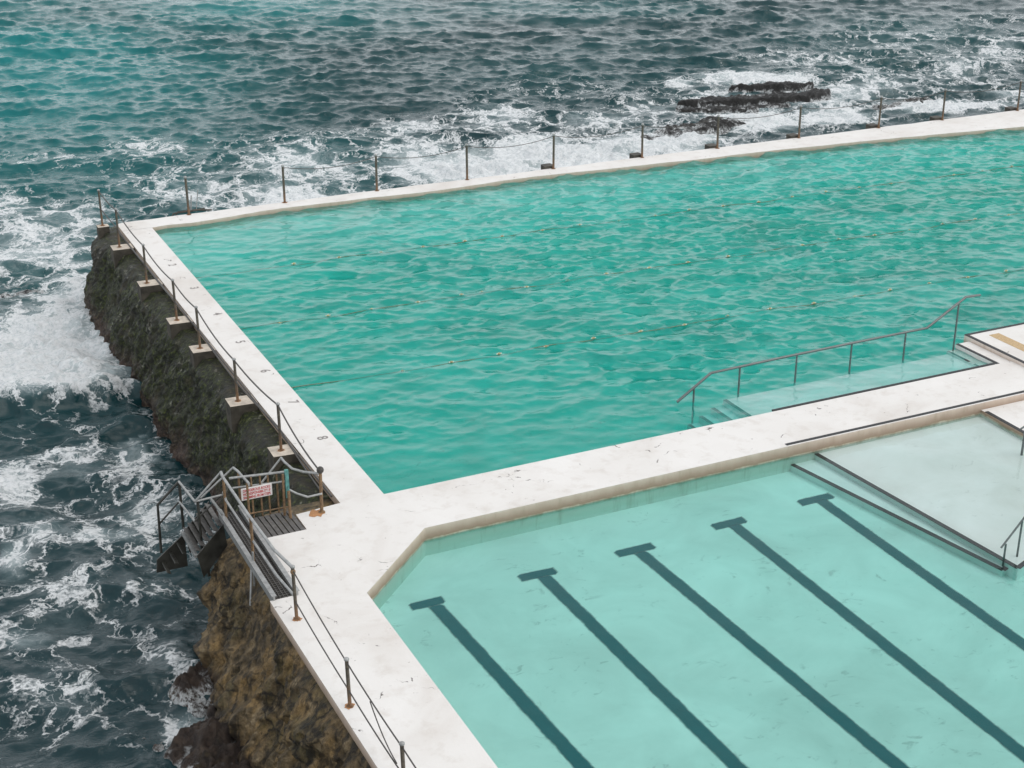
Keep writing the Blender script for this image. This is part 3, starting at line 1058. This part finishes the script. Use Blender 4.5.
# ------------------------------------------------------------------ walkway, stairs, gate, sign
T = thing('metal_walkway', (-3.4, -1.5, 0), 'narrow galvanised grating walkway bridging the gap beside the deck', 'walkway')
m = MB()
XW0, XW1, YW0, YW1 = -3.66, -3.17, -3.36, .66
k = 0
y = YW0 + .02
while y < YW1:
    m.box(XW0 + .06, XW1 - .05, y, y + .012, -.045, -.006); y += .085
x = XW0 + .07
while x < XW1 - .05:
    m.box(x, x + .012, YW0 + .01, YW1, -.043, -.004); x += .075
m.build('grating', M_SLAT, T)
for x in (XW0, XW1 - .01):
    m = MB()
    m.box(x - .02, x + .02, YW0 - .05, YW1 + .05, -.13, .09)
    m.box(x - .05, x + .05, YW0 - .05, YW1 + .05, .092, .105)
    m.build('channel', M_GALV, T)
# slatted landing between walkway and deck
m = MB()
x = XW1 + .03
while x < -2.18:
    x2 = min(x + .098, -2.15)
    m.prism([(x, -.82), (x2, -.82), (x2 - .03, .19), (x - .03, .19)], -.05, -.012); x += .128
m.build('landing_slats', M_SLAT, T)
for y in (-.80, .10):
    m = MB(); m.box(XW1 + .02, -2.16, y, y + .06, -.14, -.055); m.build('beam', M_PLATE, T)
# handrails of the walkway
N0 = Vector((-3.58, .56, 1.08))
m = MB(); m.tube([N0, (-3.60, .36, 1.06), (-3.58, -1.5, 1.03), (-3.56, -3.3, 1.08), (-3.47, -4.24, 1.14)], .034, 10); m.build('handrail', M_GALV, T)
m = MB(); m.tube([(-3.55, .62, .55), (-3.60, .2, .54), (-3.58, -1.5, .52), (-3.55, -3.3, .50), (-3.47, -4.24, .50)], .028, 8); m.build('handrail', M_GALV, T)
for y in (.34, -1.75):
    m = MB(); m.tube([(-3.60, y, -.05), (-3.59, y, 1.05)], .032, 8); m.build('post', M_RUST, T)
m = MB(); m.tube([(-3.62, -1.7, .05), (-3.80, -2.0, -.85)], .026, 8); m.tube([(-3.62, -1.82, .3), (-3.64, -1.84, -.5)], .024, 8); m.build('brace', M_GALV, T)
m = MB(); m.tube([(-3.22, .9, .96), (-3.17, .7, .95), (-3.12, .0, .95)], .030, 8); m.build('handrail', M_GALV, T)
for y in (.75, .05):
    m = MB(); m.tube([(-3.15, y, -.05), (-3.15, y, .94)], .026, 8); m.build('post', M_RUST, T)
# guard at the back of the landing
m = MB(); m.tube([(-3.45, .40, .97), (-2.25, .20, .96)], .030, 8); m.build('guard_rail', M_GALV, T)
m = MB(); m.tube([(-3.40, .36, .74), (-2.25, .19, .73)], .024, 8); m.build('guard_rail', M_GALV, T)
for x in (-3.0, -2.80, -2.62, -2.42):
    m = MB(); m.tube([(x, .25, -.05), (x, .26, .96)], .022, 8); m.build('baluster', M_RUST, T)
m = MB(); m.tube([(-3.1, .22, .10), (-2.2, .16, .10)], .018, 6); m.build('toe_rail', M_RUST, T)
# gate posts and curved rails to the deck post
m = MB(); m.box(-2.30, -2.22, -.02, .04, .42, 1.10); m.build('gate_post', M_TEAL, T)
m = MB(); m.tube([(-2.28, -.15, -.05), (-2.27, -.10, .62)], .036, 8); m.build('post', M_RUST, T)
m = MB(); m.tube([(-2.36, .02, -.05), (-2.34, .02, 1.0)], .03, 8); m.build('post', M_RUST, T)
m = MB(); m.tube([(-2.10, .92, .96), (-2.12, .6, 1.0), (-2.05, .25, .97), (-1.85, .10, .92), (-1.54, -.17, .93)], .029, 8); m.build('handrail', M_GALV, T)
m = MB(); m.tube([(-2.10, .92, .96), (-2.62, .90, .42)], .024, 8); m.build('handrail', M_GALV, T)
m = MB(); m.tube([(-2.22, .0, .60), (-2.08, -.10, .52), (-1.88, -.24, .46), (-1.55, -.24, .47)], .026, 8); m.build('handrail', M_GALV, T)

S = thing('metal_stairs', (-4.1, .9, -.65), 'steep metal stairs dropping from the walkway to the sea', 'stairs')
xt, zt, xb, zb = -3.69, -.06, -4.33, -.66
for k in range(6):
    t = (k + .5) / 6
    x = xt + (xb - xt) * t; z = zt + (zb - zt) * t
    m = MB(); m.bar((x, .34, z), (x, 1.48, z), .128, .025, 0, (.45, 0, 1)); m.build('tread', M_SLAT, S)
m = MB(); m.box(xb - .05, xb + .03, .30, 1.52, zb - .10, zb - .03); m.build('bottom_edge', M_GALV, S)
for y in (.30, 1.50):
    m = MB()
    pts = [(xt, zt + .0), (xb, zb - .04), (xb + .10, zb - .62), (xt + .05, zt - .55)]
    v = [(a, y - .02, b) for a, b in pts] + [(a, y + .02, b) for a, b in pts]
    m.add(v, [(0, 1, 2, 3), (7, 6, 5, 4), (0, 4, 5, 1), (1, 5, 6, 2), (2, 6, 7, 3), (3, 7, 4, 0)]); m.build('stringer', M_PLATE, S)
# lower flight: one wet stringer and a landing plate running down towards the water
m = MB()
pts = [(xb + .02, zb - .10), (-4.98, zb - .62), (-5.02, zb - .95), (-4.3, zb - .95)]
n = len(pts)
v = [(a, 1.52, b) for a, b in pts] + [(a, 1.56, b) for a, b in pts]
m.add(v, [list(range(n)), list(range(2 * n - 1, n - 1, -1))] + [(i, n + i, n + (i + 1) % n, (i + 1) % n) for i in range(n)])
m.build('stringer', M_PLATE, S)
for k in range(3):
    x = xb - .14 - .19 * k; z = zb - .30 - .20 * k
    m = MB(); m.bar((x, .95, z), (x, 1.51, z), .09, .025, 0, (.5, 0, 1)); m.build('tread', M_PLATE, S)
hr = [N0, (-4.20, .60, .47), (-4.28, 1.72, .47), (-4.80, 1.75, -.02), (-4.83, 1.75, -1.25)]
m = MB(); m.tube(hr[:2], .026, 8); m.build('handrail', M_GALV, S)
m = MB(); m.tube(hr[1:3], .028, 8); m.build('handrail', M_GALV, S)
m = MB(); m.tube(hr[2:], .032, 8); m.build('handrail', M_PLATE, S)
m = MB(); m.tube([(-4.24, .62, -.02), (-4.32, 1.70, -.02)], .024, 8); m.build('handrail', M_GALV, S)
m = MB(); m.tube([(-4.32, 1.70, -.02), (-4.80, 1.75, -.50)], .022, 8); m.build('handrail', M_PLATE, S)
m = MB(); m.tube([(-3.22, .9, .96), (-4.0, .9, .37)], .022, 8); m.build('handrail', M_GALV, S)
m = MB(); m.tube([(-3.52, .62, .55), (-4.24, .62, -.02)], .020, 8); m.build('handrail', M_PLATE, S)
m = MB(); m.tube([(-4.20, .60, .47), (-3.52, .60, .50)], .026, 8); m.build('crossbar', M_GALV, S)
m = MB(); m.tube([(-3.86, .60, .49), (-3.66, .44, .12)], .034, 8); m.build('crossbar', M_GALV, S)
for (x, y, z0, z1) in ((-4.28, 1.70, -.72, .47), (-4.14, .60, -1.1, .47), (-4.10, .34, -1.3, -.62)):
    m = MB(); m.tube([(x, y, z0), (x, y, z1)], .032, 8); m.build('post', M_PLATE, S)

# sign hung on the guard
T = thing('warning_sign', (-2.92, .25, .6), 'white rectangular sign with red lettering on the landing guard rail', 'sign')
c0, c1 = at(242, 492, .60), at(273, 489, .60)
sx0, sx1, sy = -3.26, -2.56, .19
m = MB(); m.box(sx0, sx1, sy - .012, sy + .012, .47, .76); m.build('board', M_SIGN, T, .004)
tx = MB()
for i, line in enumerate(('DANGEROUS ROCKS', 'NO RESPONSIBILITY IF', 'SWIMMING FROM STEPS')):
    c = bpy.data.curves.new('lettering', 'FONT')
    c.body = line; c.size = .088; c.align_x = 'CENTER'; c.align_y = 'CENTER'; c.extrude = .001; c.offset = .0022
    o = bpy.data.objects.new('tmp', c); COL.objects.link(o)
    me = bpy.data.meshes.new_from_object(o.evaluated_get(bpy.context.evaluated_depsgraph_get()))
    bpy.data.objects.remove(o)
    w = max(v.co.x for v in me.vertices) - min(v.co.x for v in me.vertices)
    f = min(1.0, .62 / w)
    me.transform(Matrix.Translation(((sx0 + sx1) / 2, sy - .015, .695 - .085 * i)) @ Matrix.Rotation(R(90), 4, 'X') @ Matrix.Diagonal((f, 1, 1, 1)))
    me.materials.clear(); me.materials.append(M_RED)
    link('lettering', me, T)

# ------------------------------------------------------------------ handrails of the pools
T = thing('handrail', (13, 1.75, 0), 'long bent stainless handrail rising from the water beside the ramp', 'handrail')
HY = 1.62
pp = [(694, 406), (740, 393), (797, 383), (852, 374), (906, 361), (957, 347)]
bx = [at(u, v, ZR).x for u, v in pp]
def raily(u, v, y):
    a, b = at(u, v, 0), at(u, v, -2); t = (y - a.y) / (b.y - a.y); return a.lerp(b, t)
rl = [raily(677, 402, HY), raily(711, 373, HY), raily(780, 358, HY), raily(850, 343.5, HY), raily(927, 328, HY), raily(966, 297, HY), raily(980, 295, HY)]
m = MB(); m.tube(rl, .036, 10); m.build('rail', M_STEEL, T)
tp = [(694, 389), (740, 367), (797, 355), (852, 343), (906, 332), (959, 303)]
for (u, v) in tp:
    q = raily(u, v, HY)
    m = MB(); m.tube([(q.x, q.y, -.5 if u > 730 else -1.2), q], .026, 8); m.build('post', M_STEEL, T)

T = thing('handrail', (11.6, -8, 0), 'short sloping handrail at the submerged step corner in the lower pool', 'handrail')
h0 = at(1001, 548, -.05); hy = h0.y
h1 = raily(1024, 518, hy); h2 = raily(1044, 492, hy)
m = MB(); m.tube([h0, h1, h2, h2 + Vector((1.2, 0, 0))], .022, 8); m.build('rail', M_STEEL, T)
for u, v in ((1006, 544), (1022.5, 520)):
    q = raily(u, v, hy); m = MB(); m.tube([(q.x, q.y, -1.0), q], .022, 8); m.build('post', M_STEEL, T)
T = thing('handrail', (15.9, -3.2, 0), 'handrail post standing on the white slab edge at the lower pool', 'handrail')
b0 = at(1022, 452, -.3)
m = MB(); m.tube([(b0.x, b0.y, -.6), (b0.x, b0.y, .42)], .03, 8); m.build('post', M_STEEL, T)
m = MB(); m.tube([(b0.x - .15, b0.y, .36), (b0.x, b0.y, .42), (b0.x + .8, b0.y, .9)], .024, 8); m.build('rail', M_STEEL, T)

# ------------------------------------------------------------------ rocks
def swept_rock(name, path, prof, mat, label, seed, step=.06, zstep=.05, amp=.28, ztop=None, block=0.0):
    """a cliff swept along a plan path; prof maps height to outward offset; outward is to the left of the path"""
    P = [Vector((*p[:2], 0)) for p in path]
    # even spacing on a smoothed path
    pts = []
    for a, b in zip(P[:-1], P[1:]):
        n = max(1, int((b - a).length / step))
        pts += [a.lerp(b, k / n) for k in range(n)]
    pts.append(P[-1])
    for _ in range(int(.5 / step)):
        pts = [pts[0]] + [(pts[i - 1] + pts[i] * 2 + pts[i + 1]) / 4 for i in range(1, len(pts) - 1)] + [pts[-1]]
    zs = np.arange(prof[0][0], prof[-1][0] - 1e-6, -zstep)
    off = np.interp(-zs, [-p[0] for p in prof], [p[1] for p in prof])
    rows = []
    nv = len(zs)
    sv = Vector((seed * 13.7, seed * 5.1, seed * 2.3))
    for i, p in enumerate(pts):
        t = (pts[min(i + 1, len(pts) - 1)] - pts[max(i - 1, 0)]).normalized()
        n = Vector((-t.y, t.x, 0))
        row = []
        for z, o in zip(zs, off):
            q = Vector((p.x, p.y, z)) + n * o
            s = q + sv
            fade = min(1, max(0, (prof[0][0] - z) / .5)) * .8 + .2
            d = (noise.fractal(s * .55, .9, 2.1, 4) * 1.0 + noise.fractal(s * 1.7, .8, 2.1, 4) * .55
                 + (noise.ridged_multi_fractal(Vector((s.x * 2.2, s.y * 2.2, s.z * .9)), .8, 2.2, 4, 1, 2) - 1.0) * .22)
            d += .35 * (abs(((z * 1.15 + noise.noise(s * .5) * 1.1) % 1.0) - .5) - .25)      # bedding ledges
            if block:
                d += block * (noise.cell(Vector((s.x * 1.1, s.y * 1.1, s.z * 1.5))) - .5)
            d = max(d, -.55)
            q += n * (d * amp * fade + noise.fractal(s * 6.5, .7, 2.2, 3) * .045 * fade)
            q.z += noise.noise(s * 2.1) * .06 * fade
            row.append(q)
        # close the top inwards so the rock is a solid under the deck
        rows.append([row[0] - n * 1.2 + Vector((0, 0, -.02)), row[0] - n * .5 + Vector((0, 0, noise.noise(row[0] * 1.3 + sv) * .05))] + row)
    A = np.array([[tuple(v) for v in r] for r in rows])
    me = grid_mesh(name, A[..., 0], A[..., 1], A[..., 2], mat, True)
    return tag(link(name, me), label, 'rock')


swept_rock('rock_cliff', [(-.3, .9), (-1.15, 1.0), (-1.3, 1.3), (-1.35, 2.2), (-1.3, 8), (-1.3, 16), (-1.35, 23.3), (-1.2, 24.2), (-.5, 24.5), (8, 24.4)],
           [(-.22, .16), (-.5, .46), (-1.4, .76), (-2.2, .98), (-3.0, 1.12), (-4.4, 1.3)], M_MOSSY,
           'tall dark mossy rock face under the left walkway', 3, .055, .045, .25)
swept_rock('rock_cliff', [(-3.66, -20), (-3.66, -9), (-3.6, -4), (-3.55, -2.2), (-3.5, -.7), (-3.2, .3), (-2.6, .7), (-1.2, .8), (-.3, .85)],
           [(-.26, .02), (-.7, .34), (-1.6, .66), (-2.3, .95), (-3.0, 1.15), (-4.4, 1.5)], M_OCHRE,
           'ochre brown rock face under the foreground walkway below the stairs', 8, .05, .045, .34)


def mound(name, cx, cy, rx, ry, rot, top, mat, label, seed, terr=0, res=.07, rough=.5):
    n = int(2 * rx / res); k = int(2 * ry / res)
    a = np.linspace(-1, 1, n); b = np.linspace(-1, 1, k)
    A, B = np.meshgrid(a, b)
    lx, ly = A * rx, B * ry
    X = cx + lx * math.cos(rot) - ly * math.sin(rot)
    Y = cy + lx * math.sin(rot) + ly * math.cos(rot)
    d = np.sqrt(A ** 2 + B ** 2) + (fbm(X * .9, Y * .9, 3, seed) - .5) * .7
    base = np.clip(1 - d, -.6, 1)
    H = SEA - .75 + (top - SEA + .75) * np.clip(base * 2.2, 0, 1) ** .7
    nz = fbm(X * 1.1, Y * 1.1, 5, seed + 3) - .5
    rid = 1 - np.abs(2 * fbm(X * 1.8, Y * 1.8, 4, seed + 21) - 1) * 2.2
    H = H + nz * rough + (rid - .6) * rough * .30 + (fbm(X * 5, Y * 5, 4, seed + 9) - .5) * rough * .40
    if terr:
        st = (B * ry * 1.0 + .6 * (fbm(X * .5, Y * .5, 3, seed + 5) - .5)) / terr
        H = H + (np.floor(st) - st) * -.22 * terr
    me = grid_mesh(name, X, Y, H, mat, True)
    return tag(link(name, me), label, 'rock')




def reef(name, slabs, mat, label, seed, res=.06):
    """one bedrock reef: long flat beds that step out of the water, drowned between"""
    P = []
    for (u0, v0, u1, v1, half, top) in slabs:
        P.append((at(u0, v0, SEA + top * .7), at(u1, v1, SEA + top * .7), half, top))
    xs = [q.x for a, b, h, t in P for q in (a, b)]; ys = [q.y for a, b, h, t in P for q in (a, b)]
    X, Y = np.meshgrid(np.arange(min(xs) - 1.5, max(xs) + 1.5, res), np.arange(min(ys) - 1.5, max(ys) + 1.5, res))
    H = np.full_like(X, SEA - 1.0)
    for n, (a, b, half, top) in enumerate(P):
        dx, dy = b.x - a.x, b.y - a.y
        ln = math.hypot(dx, dy); dx /= ln; dy /= ln
        s_ = (X - a.x) * dx + (Y - a.y) * dy; q = -(X - a.x) * dy + (Y - a.y) * dx
        q = q + (fbm(X * .45, Y * .45, 4, seed + n) - .5) * 1.1 + (fbm(X * 2.2, Y * 2.2, 3, seed + 40 + n) - .5) * .35
        t = np.clip(s_ / ln, 0, 1)
        hw = half * (.35 + .65 * np.sin(np.pi * np.clip(t * .94 + .03, 0, 1)) ** .45) * (.7 + .6 * fbm(X * .6, Y * .6, 3, seed + 7 * n))
        over = np.maximum(np.abs(s_ - ln / 2) - ln / 2, 0)
        d = (hw - np.abs(q)) - over
        crag = fbm(X * 1.6, Y * 1.6, 5, seed + 70 + n)
        h = SEA + (top + .25) * np.clip(d / .28, -3, 1) - .25 + np.where(d > 0, (crag - .5) * .36 - .10 * np.clip(q / half, -1, 1), 0)
        H = np.maximum(H, h)
    H += (fbm(X * 5, Y * 5, 3, seed + 9) - .5) * .16
    me = grid_mesh(name, X, Y, H, mat, True)
    return tag(link(name, me), label, 'rock')


reef('reef_rock', [(685, 102.5, 826, 92.5, 1.25, .33), (735, 88, 808, 83.5, .8, .36), (680, 111, 785, 104, .9, .16)],
     M_REEF, 'long layered black reef rock awash beyond the far sea wall', 4)
c = at(700, 128, SEA)
mound('reef_rock', c.x, c.y, 4.6, 1.5, .15, SEA + .08, M_REEF, 'low dark reef rock covered by foam close behind the far wall', 14, .7, .07, .35)
c = at(905, 104, SEA)
mound('reef_rock', c.x, c.y, 3.6, .9, .12, SEA + .0, M_REEF, 'small dark reef rock awash at the right behind the far wall', 24, .6, .07, .3)
c = at(5, 290, SEA)
mound('reef_rock', c.x, c.y, 2.8, 1.4, .3, SEA - .10, M_REEF, 'dark rock awash in the surf at the left picture edge', 34, .0, .07, .3)
c = at(245, 750, SEA)
mound('shore_rock', c.x, c.y, 2.3, 2.0, .4, SEA + .42, M_SHELF, 'flat wet brown boulder at the foot of the ochre rock face', 41, .5, .04, .75)
c = at(205, 690, SEA)
mound('shore_rock', c.x, c.y, 1.2, 1.0, .9, SEA + .12, M_SHELF, 'small reddish boulder in the water beside the ochre rock face', 47, .4, .04, .7)

# ------------------------------------------------------------------ light
w = bpy.data.worlds.new('World')
scene.world = w
w.use_nodes = True
nt = w.node_tree
nt.nodes.clear()
N = NT(nt)
out = N.n('ShaderNodeOutputWorld')
bg = N.n('ShaderNodeBackground')
SUN_EL, SUN_AZ = R(54), R(128)       # azimuth measured from +Y towards +X
sky = N.n('ShaderNodeTexSky', sky_type='NISHITA')
sky.sun_disc = False
sky.sun_elevation = SUN_EL
sky.sun_rotation = SUN_AZ
sky.dust_density = 4
sky.air_density = 1.0
hsv = N.n('ShaderNodeHueSaturation')
hsv.inputs['Saturation'].default_value = .38        # a closed grey cloud cover
N.l(sky.outputs[0], hsv.inputs['Color'])
# an even sheet of cloud over most of the sky
# brightened low over the horizon to strengthen reflections in the water
tc_ = N.n('ShaderNodeTexCoord')
sz_ = N.n('ShaderNodeSeparateXYZ'); N.l(tc_.outputs['Generated'], sz_.inputs[0])
cloud = N.mix(N.maprange(sz_.outputs['Z'], .22, .78), (8.9, 9.2, 9.5), (5.5, 5.6, 5.7))
N.l(N.mix(.75, hsv.outputs[0], cloud), bg.inputs[0])
bg.inputs[1].default_value = .135
N.l(bg.outputs[0], out.inputs[0])
sl = bpy.data.lights.new('sun', 'SUN')
sl.energy = .75
sl.angle = R(55)
sl.color = (1, .96, .91)
so = bpy.data.objects.new('sun', sl)
COL.objects.link(so)
sd = Vector((math.sin(SUN_AZ) * math.cos(SUN_EL), math.cos(SUN_AZ) * math.cos(SUN_EL), math.sin(SUN_EL)))
so.rotation_euler = sd.to_track_quat('Z', 'Y').to_euler()

vs = scene.view_settings
vs.view_transform = 'Standard'
vs.look = 'None'
vs.exposure = 0.2
vs.gamma = 1
vs.use_curve_mapping = False
scene.render.engine = 'CYCLES'
scene.cycles.use_denoising = True
scene.cycles.max_bounces = 8
scene.cycles.transparent_max_bounces = 12
